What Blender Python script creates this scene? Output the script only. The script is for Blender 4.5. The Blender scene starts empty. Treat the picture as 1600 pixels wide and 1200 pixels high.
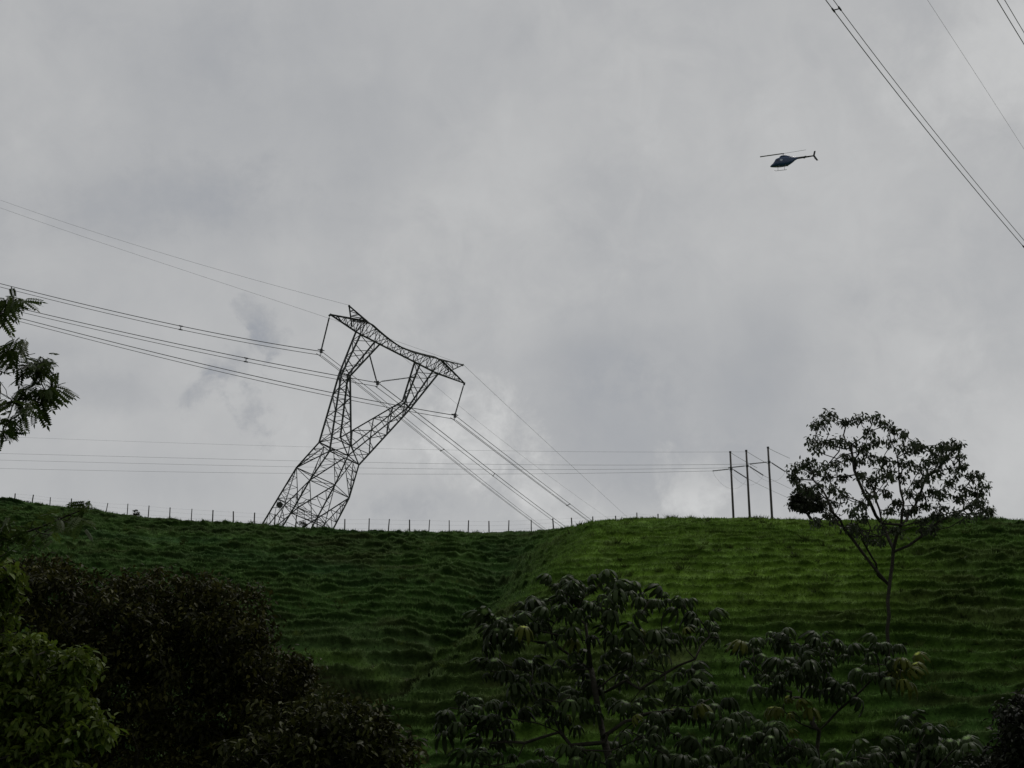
import bpy, math, random
import numpy as np
from mathutils import Vector
random.seed(7); rng = np.random.default_rng(7)
C = bpy.context.scene
# ------------------------------------------------------------------ camera, world, sun
F_PX = 2200.0; PITCH = math.radians(18.0); CAMZ = 1.7
cp, sp = math.cos(PITCH), math.sin(PITCH)
cam_d = bpy.data.cameras.new("camera"); cam = bpy.data.objects.new("camera", cam_d)
C.collection.objects.link(cam); C.camera = cam
cam.location = (0, 0, CAMZ); cam.rotation_euler = (math.radians(90) + PITCH, 0, 0)
cam_d.sensor_width = 36; cam_d.lens = 36 * F_PX / 1600; cam_d.clip_start = 0.1; cam_d.clip_end = 20000
RV = Vector((1, 0, 0)); UV = Vector((0, -sp, cp)); FV = Vector((0, cp, sp))
def ray(u, v): return FV + RV * ((u - 800) / F_PX) + UV * ((600 - v) / F_PX)
def at(u, v, Y):
    d = ray(u, v); return Vector((0, 0, CAMZ)) + d * (Y / d.y)

C.view_settings.view_transform = 'Standard'; C.view_settings.look = 'None'
C.view_settings.exposure = 0; C.view_settings.gamma = 1
SUN_EL, SUN_AZ = math.radians(58), math.radians(35)      # azimuth measured from +Y towards +X
sd = bpy.data.lights.new("sun", 'SUN'); sd.energy = 1.1; sd.angle = math.radians(12); sd.color = (1, .96, .9)
so = bpy.data.objects.new("sun", sd); C.collection.objects.link(so)
sdir = Vector((math.sin(SUN_AZ) * math.cos(SUN_EL), math.cos(SUN_AZ) * math.cos(SUN_EL), math.sin(SUN_EL)))
so.rotation_euler = sdir.to_track_quat('Z', 'Y').to_euler()

W = bpy.data.worlds.new("World"); C.world = W; W.use_nodes = True
nt = W.node_tree; nt.nodes.clear(); N = nt.nodes; LK = nt.links
def nd(t, **k):
    n = N.new(t)
    for a, b in k.items(): setattr(n, a, b)
    return n
def setin(n, i, v):
    if isinstance(v, bpy.types.NodeSocket): LK.new(v, n.inputs[i])
    else: n.inputs[i].default_value = v
def ma(op, a, b=0.0, c=None, clamp=False):
    n = nd('ShaderNodeMath', operation=op, use_clamp=clamp); setin(n, 0, a); setin(n, 1, b)
    if c is not None: setin(n, 2, c)
    return n.outputs[0]
def dotp(a, vec):
    n = nd('ShaderNodeVectorMath', operation='DOT_PRODUCT'); setin(n, 0, a); setin(n, 1, tuple(vec)); return n.outputs['Value']
tc = nd('ShaderNodeTexCoord').outputs['Generated']
def noise(scale, detail, rough, dist=0.0, stretch=None):
    vec = tc
    if stretch:
        m = nd('ShaderNodeMapping'); setin(m, 'Vector', tc); m.inputs['Scale'].default_value = stretch[0]
        m.inputs['Rotation'].default_value = stretch[1]; vec = m.outputs[0]
    n = nd('ShaderNodeTexNoise'); setin(n, 'Vector', vec); n.inputs['Scale'].default_value = scale
    n.inputs['Detail'].default_value = detail; n.inputs['Roughness'].default_value = rough
    n.inputs['Distortion'].default_value = dist
    return ma('SUBTRACT', n.outputs[0], 0.5)
nA = noise(3.2, 6, .5, .3, ((1, 1, 1.6), (0, .5, 0)))      # broad soft masses
nB = noise(26, 7, .6, .5)                                  # edges of the lower clouds
nC = noise(85, 6, .65, .3)
nD = noise(9, 6, .55, .6, ((1, 1, 1.5), (0, .7, 0)))
nE = ma('ADD', ma('MULTIPLY', nB, 1.2), ma('MULTIPLY', nC, .55))
# (u, v, half width, half height, rotation deg, amount, softness, ragged)
BL = [(560, 130, 330, 150, 10, -.020, .9, .5), (90, 120, 200, 160, 0, .018, 1, .4),
      (230, 320, 300, 70, -14, -.026, 1.3, 1.4), (420, 340, 180, 50, 0, -.012, .9, .7),
      (418, 520, 50, 34, 35, -.050, 1.1, 1.9), (370, 560, 60, 34, -30, -.05, 1.0, 1.7), (320, 600, 60, 20, -42, -.045, 1.1, 1.9), (395, 640, 34, 42, 10, -.06, .9, 1.8),
      (160, 610, 160, 40, 0, -.03, .9, .7), (60, 545, 90, 30, 0, -.025, .9, .6),
      (800, 330, 200, 420, 25, .024, 1, .5), (640, 420, 90, 300, 30, .015, 1, .5), (330, 60, 90, 200, 30, -.018, 1, .6), (1300, 330, 300, 260, 0, .020, 1, .4),
      (1560, 90, 170, 120, 0, .045, 1, .5), (1000, 250, 260, 120, 60, -.004, 1, .5),
      (930, 560, 150, 60, 0, -.030, 1.1, .6), (1190, 600, 170, 150, 0, -.030, 1.1, .5),
      (1000, 690, 150, 110, 30, -.032, .9, .6), (1130, 760, 150, 60, 0, -.02, .7, .5), (1400, 560, 150, 110, 0, .020, 1, .5), (1560, 700, 120, 140, 0, .035, 1, .5),
      (745, 695, 115, 85, 30, .075, 1.1, 1.3), (620, 700, 130, 60, 0, .03, 1.1, 1.2), (835, 775, 85, 55, 30, .05, 1.1, 1.3),
      (640, 790, 110, 45, 0, -.050, 1.3, 1.3), (1070, 762, 62, 62, 0, .08, 1.1, 1.4), (1120, 795, 110, 45, 0, .03, 1.2, 1.2),
      (1020, 800, 80, 35, 0, .02, 1.1, 1.2), (240, 745, 280, 40, 0, -.015, 1, .6), (80, 690, 160, 50, 0, -.004, 1, .6)]
nS = noise(6, 5, .5, .2, ((2.4, 1, .6), (0, .7, 0)))
val = ma('ADD', ma('MULTIPLY', nA, .13), .456)
val = ma('ADD', val, ma('MULTIPLY', nS, .07))
val = ma('ADD', val, ma('MULTIPLY', nD, .07))
val = ma('ADD', val, ma('MULTIPLY', nB, .055))
for (u, v, ru, rv, rot, amt, soft, rag) in BL:
    c = ray(u, v).normalized(); up = Vector((0, 0, 1)); e1 = c.cross(up).normalized(); e2 = e1.cross(c)
    a = math.radians(rot); f1 = e1 * math.cos(a) - e2 * math.sin(a); f2 = e1 * math.sin(a) + e2 * math.cos(a)
    f1 = f1 / (ru / F_PX * 1.25); f2 = f2 / (rv / F_PX * 1.25)
    x = ma('SUBTRACT', dotp(tc, f1), f1.dot(c)); y = ma('SUBTRACT', dotp(tc, f2), f2.dot(c))
    r = ma('SQRT', ma('ADD', ma('MULTIPLY', x, x), ma('MULTIPLY', y, y)))
    m = ma('DIVIDE', ma('ADD', ma('SUBTRACT', 1.0, r), ma('MULTIPLY', nE, rag * 1.6)), soft)
    mr = nd('ShaderNodeMapRange', interpolation_type='SMOOTHSTEP'); setin(mr, 0, m)
    val = ma('ADD', val, ma('MULTIPLY', mr.outputs[0], amt * 1.35))
cr = nd('ShaderNodeValToRGB'); e = cr.color_ramp.elements
e[0].position = .26; e[0].color = (.225, .245, .285, 1)
e[1].position = .62; e[1].color = (.65, .652, .645, 1)
q = e.new(.34); q.color = (.310, .328, .360, 1)
q = e.new(.42); q.color = (.400, .408, .420, 1)
q = e.new(.48); q.color = (.478, .482, .484, 1)
setin(cr, 0, val)
sky = nd('ShaderNodeTexSky', sky_type='NISHITA'); sky.sun_disc = False
sky.sun_elevation = SUN_EL; sky.sun_rotation = SUN_AZ
bg1 = nd('ShaderNodeBackground'); setin(bg1, 0, sky.outputs[0]); bg1.inputs[1].default_value = .1
bg2 = nd('ShaderNodeBackground'); setin(bg2, 0, cr.outputs[0]); bg2.inputs[1].default_value = 1.0
mx = nd('ShaderNodeMixShader'); mx.inputs[0].default_value = .97
LK.new(bg1.outputs[0], mx.inputs[1]); LK.new(bg2.outputs[0], mx.inputs[2])
wo = nd('ShaderNodeOutputWorld'); LK.new(mx.outputs[0], wo.inputs[0])

# ------------------------------------------------------------------ helpers
def mat(name, col=(.2, .2, .2), rough=.7, metal=0, attr=False, transl=0.0, noise_amt=0.0, noise_scale=5.0, bump=0.0, bump_scale=20.0, spec=.5):
    m = bpy.data.materials.new(name); m.use_nodes = True; t = m.node_tree; b = t.nodes['Principled BSDF']
    b.inputs['Base Color'].default_value = (*col, 1); b.inputs['Roughness'].default_value = rough; b.inputs['Metallic'].default_value = metal
    b.inputs['Specular IOR Level'].default_value = spec
    src = None
    if attr:
        a = t.nodes.new('ShaderNodeAttribute'); a.attribute_name = 'tint'; src = a.outputs['Color']
    if noise_amt:
        g = t.nodes.new('ShaderNodeNewGeometry'); n = t.nodes.new('ShaderNodeTexNoise'); n.inputs['Scale'].default_value = noise_scale
        n.inputs['Detail'].default_value = 6; t.links.new(g.outputs['Position'], n.inputs['Vector'])
        mr = t.nodes.new('ShaderNodeMapRange'); mr.inputs[3].default_value = 1 - noise_amt; mr.inputs[4].default_value = 1 + noise_amt
        mr.inputs[1].default_value = .3; mr.inputs[2].default_value = .7
        t.links.new(n.outputs[0], mr.inputs[0])
        v = t.nodes.new('ShaderNodeVectorMath'); v.operation = 'SCALE'
        if src: t.links.new(src, v.inputs[0])
        else: v.inputs[0].default_value = col
        t.links.new(mr.outputs[0], v.inputs['Scale']); src = v.outputs[0]
    if src: t.links.new(src, b.inputs['Base Color'])
    if bump:
        g = t.nodes.new('ShaderNodeNewGeometry'); n = t.nodes.new('ShaderNodeTexNoise'); n.inputs['Scale'].default_value = bump_scale
        n.inputs['Detail'].default_value = 5; t.links.new(g.outputs['Position'], n.inputs['Vector'])
        bp = t.nodes.new('ShaderNodeBump'); bp.inputs['Strength'].default_value = bump; bp.inputs['Distance'].default_value = .1
        t.links.new(n.outputs[0], bp.inputs['Height']); t.links.new(bp.outputs[0], b.inputs['Normal'])
    if transl:
        tr = t.nodes.new('ShaderNodeBsdfTranslucent'); ms = t.nodes.new('ShaderNodeMixShader'); ms.inputs[0].default_value = transl
        if src: t.links.new(src, tr.inputs[0])
        else: tr.inputs[0].default_value = (*col, 1)
        o = t.nodes['Material Output']; t.links.new(b.outputs[0], ms.inputs[1]); t.links.new(tr.outputs[0], ms.inputs[2]); t.links.new(ms.outputs[0], o.inputs[0])
    return m
def tag(o, label=None, cat=None, group=None, kind=None):
    if label: o['label'] = label
    if cat: o['category'] = cat
    if group: o['group'] = group
    if kind: o['kind'] = kind
    return o
def empty(name, loc=(0, 0, 0)):
    o = bpy.data.objects.new(name, None); C.collection.objects.link(o); o.location = loc; o.empty_display_size = .3; return o
def link(name, me, material, parent=None):
    o = bpy.data.objects.new(name, me); C.collection.objects.link(o); me.materials.append(material)
    if parent: o.parent = parent; o.matrix_parent_inverse.identity(); o.location = -Vector(parent.location)
    return o
def np_mesh(name, V, F, tint=None, smooth=False):
    """V (n,3); F (m,k) one face size"""
    me = bpy.data.meshes.new(name); V = np.asarray(V, np.float32); F = np.asarray(F, np.int32)
    me.vertices.add(len(V)); me.vertices.foreach_set('co', V.ravel())
    k = F.shape[1]; me.loops.add(F.size); me.loops.foreach_set('vertex_index', F.ravel())
    me.polygons.add(len(F)); me.polygons.foreach_set('loop_start', np.arange(0, F.size, k, dtype=np.int32))
    me.polygons.foreach_set('loop_total', np.full(len(F), k, np.int32))
    if smooth: me.polygons.foreach_set('use_smooth', np.ones(len(F), bool))
    if tint is not None:
        a = me.color_attributes.new('tint', 'FLOAT_COLOR', 'POINT')
        cc = np.ones((len(V), 4), np.float32); cc[:, :3] = tint; a.data.foreach_set('color', cc.ravel())
    me.update(calc_edges=True); return me
class MB:
    def __init__(s): s.v = []; s.f = []
    def tube(s, pts, rad, n=6, cap=True):
        pts = [Vector(p) for p in pts]
        if not hasattr(rad, '__len__'): rad = [rad] * len(pts)
        base = len(s.v); ref = None
        for i, p in enumerate(pts):
            d = (pts[min(i + 1, len(pts) - 1)] - pts[max(i - 1, 0)])
            d = d.normalized() if d.length > 1e-9 else Vector((0, 0, 1))
            if ref is None: ref = d.orthogonal().normalized()
            a = (ref - d * ref.dot(d)); a = a.normalized() if a.length > 1e-6 else d.orthogonal().normalized()
            ref = a; b = d.cross(a)
            for k in range(n):
                t = 2 * math.pi * k / n; s.v.append(p + (a * math.cos(t) + b * math.sin(t)) * rad[i])
        for i in range(len(pts) - 1):
            for k in range(n):
                k2 = (k + 1) % n; s.f.append((base + i * n + k, base + i * n + k2, base + (i + 1) * n + k2, base + (i + 1) * n + k))
        if cap:
            s.f.append(tuple(base + k for k in reversed(range(n)))); e = base + (len(pts) - 1) * n; s.f.append(tuple(e + k for k in range(n)))
    def angle(s, p, q, w):
        """steel angle section between two nodes"""
        p = Vector(p); q = Vector(q); d = q - p
        if d.length < 1e-6: return
        d.normalize(); a = d.orthogonal().normalized(); b = d.cross(a); t = w * .22
        prof = [(0, 0), (w, 0), (w, t), (t, t), (t, w), (0, w)]; base = len(s.v)
        for o in (p, q):
            for x, y in prof: s.v.append(o + a * (x - w * .35) + b * (y - w * .35))
        for k in range(6):
            k2 = (k + 1) % 6; s.f.append((base + k, base + k2, base + 6 + k2, base + 6 + k))
        s.f.append(tuple(base + k for k in reversed(range(6)))); s.f.append(tuple(base + 6 + k for k in range(6)))
    def box(s, c, ax, ay, az):
        c, ax, ay, az = map(Vector, (c, ax, ay, az)); b = len(s.v)
        for i in (-1, 1):
            for j in (-1, 1):
                for k in (-1, 1): s.v.append(c + ax * i + ay * j + az * k)
        for f in ((0, 1, 3, 2), (4, 6, 7, 5), (0, 4, 5, 1), (2, 3, 7, 6), (0, 2, 6, 4), (1, 5, 7, 3)): s.f.append(tuple(b + i for i in f))
    def build(s, name, m, parent=None, smooth=False):
        me = bpy.data.meshes.new(name); me.from_pydata([tuple(v) for v in s.v], [], s.f)
        if smooth: me.polygons.foreach_set('use_smooth', [True] * len(me.polygons))
        me.update(); return link(name, me, m, parent)
# value noise
def _h(ix, iy, s):
    n = (ix.astype(np.int64) * 374761393 + iy.astype(np.int64) * 668265263 + s * 974711) & 0xffffffff
    n = ((n ^ (n >> 13)) * 1274126177) & 0xffffffff; n = (n ^ (n >> 16)) & 0xffffff
    return n / float(0xffffff)
def vn(x, y, s=0):
    xi = np.floor(x); yi = np.floor(y); fx = x - xi; fy = y - yi; fx = fx * fx * (3 - 2 * fx); fy = fy * fy * (3 - 2 * fy)
    a = _h(xi, yi, s); b = _h(xi + 1, yi, s); c = _h(xi, yi + 1, s); d = _h(xi + 1, yi + 1, s)
    return (a * (1 - fx) + b * fx) * (1 - fy) + (c * (1 - fx) + d * fx) * fy - .5
def fbm(x, y, s=0, o=4):
    r = 0; a = 1.0
    for i in range(o): r = r + a * vn(x * 2 ** i + i * 17.3, y * 2 ** i + i * 9.1, s + i); a *= .5
    return r
def ss(a, b, x):
    t = np.clip((x - a) / (b - a), 0, 1); return t * t * (3 - 2 * t)

# ------------------------------------------------------------------ terrain
RU = [-3000, -1200, -400, 0, 40, 80, 150, 200, 250, 300, 400, 450, 500, 560, 620, 700, 780, 830, 870, 900, 930, 960, 1000, 1060, 1150, 1200, 1280, 1400, 1500, 1560, 1600, 2000, 3000, 5000]
DROP = 6
RW = [900, 790, 755, 776, 781, 785, 793, 801, 805, 809, 814, 819, 822, 825, 826, 827, 827, 824, 821, 818, 813, 809, 805, 804, 804, 805, 807, 807, 807, 808, 810, 830, 900, 1000]
RW = [w_ + DROP for w_ in RW]
YU = [-3000, 0, 400, 700, 850, 950, 1050, 1600, 5000]; YY = [240, 203, 189, 184, 178, 166, 157, 152, 150]
def zfor(v, y): return CAMZ + y * np.tan(PITCH + np.arctan((600 - v) / F_PX))
def crease(y): return np.interp(y, [90, 97, 99.5, 106, 115, 131, 166, 180, 190], [240, 400, 530, 640, 730, 790, 835, 865, 875])
def hill(x, y):
    x = np.asarray(x, float); y = np.asarray(y, float)
    t = x / np.maximum(y, 50.0); uu = 800 + t * F_PX / 1.018
    Yr0 = np.interp(uu, YU, YY); z0 = 4.6; y0 = 85.0; low_ = ss(0, .38, (Yr0 - y) / (Yr0 - 85))
    def face(ue, a):
        Yr = np.interp(ue, YU, YY); Zr = zfor(np.interp(ue, RU, RW), Yr); s = np.clip((y - y0) / (Yr - y0), 0, 1)
        return z0 + (Zr - z0) * (s + a * s * (1 - s)), s
    zl, s = face(uu, .25)                                                   # far slope
    zr, s_ = face(uu + (np.maximum(uu, 980) - uu) * low_, .25 + .2 * ss(700, 1000, uu + 300 * low_))   # near spur
    ub = crease(y) + 14 * fbm(y / 7, y * 0, 77, 2)
    zr = zr + .9 * np.exp(-((uu - ub - 120) / 70) ** 2) * low_ * ss(88, 100, y) - .19 * np.maximum(0, (930 - uu) * 1.018 / F_PX * y) * low_ * ss(85, 97, y)
    w = ss(-55, 150, uu - ub)
    yb = 104.5 + 3 * fbm(x / 9, x * 0, 3, 2) + (uu - 450) * .006
    bk = ss(330, 430, uu) * (1 - ss(640, 760, uu))                          # grassy bank with a bare face
    zl = zl - bk * 2.3 * (1 - ss(-1.6, .2, y - yb)) * ss(86, 96, y) + bk * .5 * np.exp(-((y - yb - 1.5) / 2.0) ** 2)
    zl = zl - 2.1 * np.exp(-((uu - ub + 25) / 48) ** 2) * low_               # gully
    z = zl * (1 - w) + zr * w
    z = z + ss(88, 105, y) * (1 - s) * (fbm(x / 22, y / 22, 5, 2) * 1.4)
    d = y - Yr0
    over = np.where(d > 0, .10 * d - .0035 * d * d, 0); over = np.where(d > 30, -.15 - .11 * (d - 30), over)
    z = np.where(d > 0, zfor(np.interp(uu, RU, RW), Yr0) + over, z)
    near = z0 * ss(38, 85, y) + .25 * fbm(x / 9, y / 9, 8, 3) * ss(4, 20, np.abs(y) + np.abs(x))
    z = np.where(y < y0, near, z)
    far = ss(400, 1500, np.hypot(x, y)); z = z * (1 - far) + far * (-20 + 10 * fbm(x / 300, y / 300, 4, 3))
    return z
def prj(p):
    d = Vector(p) - Vector((0, 0, CAMZ)); z = d.dot(FV); return 800 + F_PX * d.dot(RV) / z, 600 - F_PX * d.dot(UV) / z
def hz(x, y): return float(hill(np.array([x]), np.array([y]))[0])

def steps(x, y, z):
    wob = 1.25 * fbm(x / 13, y / 13, 21, 3) + .30 * fbm(x / 2.6, y / 2.6, 31, 2)
    spc = .98
    ph = (z + wob) / spc; i = np.floor(ph); fr = ph - i
    uu = 800 + x / np.maximum(y, 50) * F_PX / 1.018
    # the upper right shoulder is smoother, the rest is strongly trodden
    amp = 1 - .55 * ss(780, 950, uu) * (1 - ss(1300, 1480, uu)) * ss(98, 112, y)
    amp = amp * (.75 + .9 * np.clip(fbm(x / 6, i * 3.7, 41, 2) + .45, 0, 1))
    amp = amp * ss(60, 90, y) * (1 - .75 * ss(-9, -1, y - np.interp(uu, YU, YY))) * (1 - ss(0, 6, y - np.interp(uu, YU, YY)))
    return fr, amp, uu, i
xs = []
def seg(a, b, n): return list(np.linspace(a, b, n, endpoint=False))
ts = seg(-40, -4, 12) + seg(-4, -.8, 14) + seg(-.8, -.42, 40) + seg(-.42, .42, 1150) + seg(.42, .8, 40) + seg(.8, 4, 14) + list(np.linspace(4, 40, 13))
ys = seg(-3000, -100, 12) + seg(-100, 0, 10) + seg(0, 60, 40) + seg(60, 84, 50) + seg(84, 140, 430) + seg(140, 208, 400) + seg(208, 260, 30) + seg(260, 600, 20) + list(np.linspace(600, 6000, 12))
T, Yg = np.meshgrid(np.array(ts), np.array(ys)); Xg = T * np.maximum(np.abs(Yg), 50)
Z = hill(Xg, Yg)
fr, amp, uu, ist = steps(Xg, Yg, Z)
tread = ss(0.10, .80, fr) - fr
Z2 = Z + .98 * .85 * amp * tread
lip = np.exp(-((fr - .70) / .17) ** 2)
ln = .6 + 1.2 * np.clip(fbm(Xg / 1.1, Yg / 1.1 + ist, 51, 3) + .3, 0, 1.3)
Y2 = Yg - .85 * amp * lip * ln
vis = ss(70, 86, Yg) * (1 - ss(215, 240, Yg))
Z2 = Z2 + vis * (.13 * fbm(Xg / .7, Yg / .9, 61, 3) + .16 * lip * ln * amp + .10 * fbm(Xg / 2.2, Yg / 2.2, 67, 2))
# colour of the sward, with shade at step feet and light on lips painted in
Lw = np.array
g_mid = Lw([.046, .096, .014]); g_hi = Lw([.070, .126, .012]); g_cool = Lw([.024, .064, .020]); g_dry = Lw([.042, .054, .016]); soil_shade = Lw([.020, .014, .008])
n1 = fbm(Xg / 18, Yg / 18, 71, 3); n2 = fbm(Xg / 7, Yg / 4, 81, 3)
col = np.ones(Xg.shape + (3,)) * g_mid
def mixc(c, k, b): k = np.clip(k, 0, 1)[..., None]; return c * (1 - k) + b * k
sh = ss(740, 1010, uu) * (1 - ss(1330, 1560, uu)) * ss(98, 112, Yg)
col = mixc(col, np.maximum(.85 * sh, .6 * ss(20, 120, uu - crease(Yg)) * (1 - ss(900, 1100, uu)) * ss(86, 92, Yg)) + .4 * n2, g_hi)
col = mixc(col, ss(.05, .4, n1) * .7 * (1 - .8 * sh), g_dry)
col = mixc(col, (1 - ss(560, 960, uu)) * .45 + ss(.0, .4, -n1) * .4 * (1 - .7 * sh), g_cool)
ubl = crease(Yg)
col = mixc(col, .45 * np.exp(-((uu - ubl) / 35) ** 2) * (1 - ss(110, 150, Yg)), g_dry * .8)
col = mixc(col, .5 * np.exp(-((uu - ubl + 30) / 50) ** 2) * ss(110, 140, Yg), g_cool)
yb = 104.5 + 3 * fbm(Xg / 9, Xg * 0, 3, 2) + (uu - 450) * .006
col = mixc(col, .85 * ss(330, 430, uu) * (1 - ss(640, 760, uu)) * np.exp(-((Yg - yb + .9) / .9) ** 4), g_dry * .4)
col = mixc(col, .35 * ss(330, 430, uu) * (1 - ss(640, 760, uu)) * np.exp(-((Yg - yb - 1.5) / 1.3) ** 2), g_hi)
col = mixc(col, ss(.12, .45, fbm(Xg / 5, ist * 2.1, 91, 2)) * .4 * (1 - sh * .6), Lw([.046, .040, .018]))
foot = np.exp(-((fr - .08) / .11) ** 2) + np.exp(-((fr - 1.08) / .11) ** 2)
col = mixc(col, foot * 1.0 * amp * (.6 + ln * .5) * (1 - .45 * sh), soil_shade)  # bare path soil, also painting in the shade under each lip
col = col * (1 + .5 * fbm(Xg / .6, Yg / .6, 101, 3))[..., None]
col = mixc(col, lip * amp * .25, Lw([.080, .110, .040]))  # top light on the step lips, painted into the colour
nr, nc = Xg.shape
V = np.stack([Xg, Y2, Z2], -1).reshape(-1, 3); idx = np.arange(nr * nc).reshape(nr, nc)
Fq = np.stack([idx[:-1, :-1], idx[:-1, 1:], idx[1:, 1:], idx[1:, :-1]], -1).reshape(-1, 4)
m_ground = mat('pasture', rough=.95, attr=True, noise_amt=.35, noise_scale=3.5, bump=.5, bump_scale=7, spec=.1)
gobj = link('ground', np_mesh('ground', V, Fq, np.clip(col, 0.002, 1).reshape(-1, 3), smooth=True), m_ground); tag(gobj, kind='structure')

# grass: blades standing and hanging over the trodden steps
m_grass = mat('grass_blades', rough=.75, attr=True, transl=.30, spec=.15)
NB = 330000
r0 = np.searchsorted(ys, 84); r1 = np.searchsorted(ys, 207); c0 = np.searchsorted(ts, -.42); c1 = np.searchsorted(ts, .42)
wts = (.16 + lip[r0:r1, c0:c1] * 1.5 - .3 * foot[r0:r1, c0:c1]).clip(.01, 2); wts = wts.ravel() / wts.sum()
pick = rng.choice(len(wts), NB, p=wts); pr = r0 + pick // (c1 - c0); pc = c0 + pick % (c1 - c0)
P = np.stack([Xg[pr, pc], Y2[pr, pc], Z2[pr, pc]], -1); P[:, 0] += rng.normal(0, .05, NB)
tall = np.clip(fbm(P[:, 0] / 2.5, P[:, 1] / 2.5, 111, 2) + .5, .15, 1.2)
hgt = rng.uniform(.10, .34, NB) * (.5 + tall); crest = ss(-6, -1, P[:, 1] - np.interp(800 + P[:, 0] / P[:, 1] * F_PX / 1.018, YU, YY))
hgt *= 1 - .55 * crest
az = rng.uniform(0, 2 * np.pi, NB); wd = np.stack([np.cos(az), np.sin(az), 0 * az], -1) * (rng.uniform(.025, .06, NB))[:, None]
lean = np.stack([rng.normal(0, .45, NB), rng.normal(-.35, .35, NB), rng.uniform(.45, 1, NB)], -1); lean /= np.linalg.norm(lean, axis=1)[:, None]
A = P - wd - [0, 0, .03]; B = P + wd - [0, 0, .03]; D = P + lean * hgt[:, None]
# taller tussocks and weeds among the short grass
NT, NK = 1500, 34
tr_ = rng.integers(r0, r1, NT); tcn = rng.integers(c0, c1, NT)
keep = rng.random(NT) < ss(-.1, .5, fbm(Xg[tr_, tcn] / 9, Yg[tr_, tcn] / 9, 131, 2) + .2) + .1
tr_, tcn = tr_[keep], tcn[keep]; NT = len(tr_)
TC = np.repeat(np.stack([Xg[tr_, tcn], Y2[tr_, tcn], Z2[tr_, tcn]], -1), NK, axis=0); sc_ = np.repeat(rng.uniform(.5, 1.2, NT), NK)[:, None]
o_ = rng.normal(0, .16, (NT * NK, 3)) * sc_; o_[:, 2] = 0; wd2 = rng.normal(0, .035, (NT * NK, 3)); wd2[:, 2] = 0
l2 = o_ * 1.6 + rng.normal(0, .12, (NT * NK, 3)); l2[:, 2] = rng.uniform(.2, .62, NT * NK) * sc_[:, 0]
A = np.vstack([A, TC + o_ - wd2]); B = np.vstack([B, TC + o_ + wd2]); D = np.vstack([D, TC + o_ + l2]); NB0 = NB; NB += NT * NK
GV = np.stack([A, B, D], 1).reshape(-1, 3); GF = np.arange(NB * 3).reshape(-1, 3)
gc = col[pr, pc] * rng.uniform(.8, 2.0, NB0)[:, None] + np.array([.016, .018, .013]) * (lip[pr, pc] * rng.random(NB0))[:, None]  # blades at the lips made paler to paint in top light
gc = np.vstack([gc, np.repeat(np.array([.05, .075, .016]) * rng.uniform(.5, 1.3, NT)[:, None], NK, axis=0)]); gc = np.clip(gc, .004, 1); gc = np.repeat(gc, 3, axis=0)
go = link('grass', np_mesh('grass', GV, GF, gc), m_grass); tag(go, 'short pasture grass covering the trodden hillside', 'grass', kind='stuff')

# ------------------------------------------------------------------ foliage tools
def rand_rot(n, droop=0.0, spread=1.0):
    """frames: leaf axis (local x) mostly sideways, falling by droop"""
    az = rng.uniform(0, 2 * np.pi, n); el = rng.normal(-droop, spread * .5, n)
    x = np.stack([np.cos(az) * np.cos(el), np.sin(az) * np.cos(el), np.sin(el)], -1)
    up = np.stack([rng.normal(0, .45, n), rng.normal(0, .45, n), np.ones(n)], -1)
    y = np.cross(up, x); y /= np.linalg.norm(y, axis=1)[:, None] + 1e-9; z = np.cross(x, y)
    return np.stack([x, y, z], -1)            # columns
def inst(tv, tf, P, R, S, colr):
    n = len(P); k = len(tv); V = np.einsum('nij,kj->nki', R, tv) * S[:, None, None] + P[:, None, :]
    Fc = tf[None] + (np.arange(n) * k)[:, None, None]
    return V.reshape(-1, 3), Fc.reshape(-1, tf.shape[1]), np.repeat(colr, k, axis=0)
LEAF_V = np.array([[0, 0, 0], [.35, .22, .06], [.4, 0, -.02], [.35, -.22, .06], [1, 0, -.12], [.72, .17, .02], [.74, 0, -.05], [.72, -.17, .02]], float)
LEAF_F = np.array([[0, 2, 1, 1], [0, 3, 2, 2], [1, 2, 6, 5], [2, 3, 7, 6], [5, 6, 4, 4], [6, 7, 4, 4]])
LEAF_F = np.array([[0, 2, 1], [0, 3, 2], [1, 2, 6], [1, 6, 5], [2, 3, 7], [2, 7, 6], [5, 6, 4], [6, 7, 4]])
def frond(npair, ln=.42, width=.15, curve=.5):
    tv = []; tf = []
    for i in range(npair):
        s = .25 + .75 * i / (npair - 1); zc = -curve * s * s * .45
        for sd_ in (-1, 1):
            b = len(tv); o = np.array([s, 0, zc]); d = np.array([.45, sd_ * 1.0, -.28]); d /= np.linalg.norm(d)
            w = np.array([.9, -sd_ * .4, 0]) * width; L = ln * (1 - .35 * abs(s - .6))
            tv += [o, o + d * L * .45 + w * .5, o + d * L, o + d * L * .5 - w * .5]; tf += [[b, b + 1, b + 2], [b, b + 2, b + 3]]
    b = len(tv); o = np.array([1, 0, -curve * .45]); tv += [o, o + [.2, .07, -.1], o + [.42, 0, -.2], o + [.2, -.07, -.1]]; tf += [[b, b + 1, b + 2], [b, b + 2, b + 3]]
    n = 5
    for i in range(n):                                        # rachis
        b = len(tv); s0 = i / n; s1 = (i + 1) / n; z0 = -curve * s0 * s0 * .45; z1 = -curve * s1 * s1 * .45
        tv += [[s0, -.012, z0], [s0, .012, z0], [s1, .01, z1], [s1, -.01, z1]]; tf += [[b, b + 1, b + 2], [b, b + 2, b + 3]]
    return np.array([np.array(a, float) for a in tv]), np.array(tf)
FROND = frond(7, .36, .17)
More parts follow.
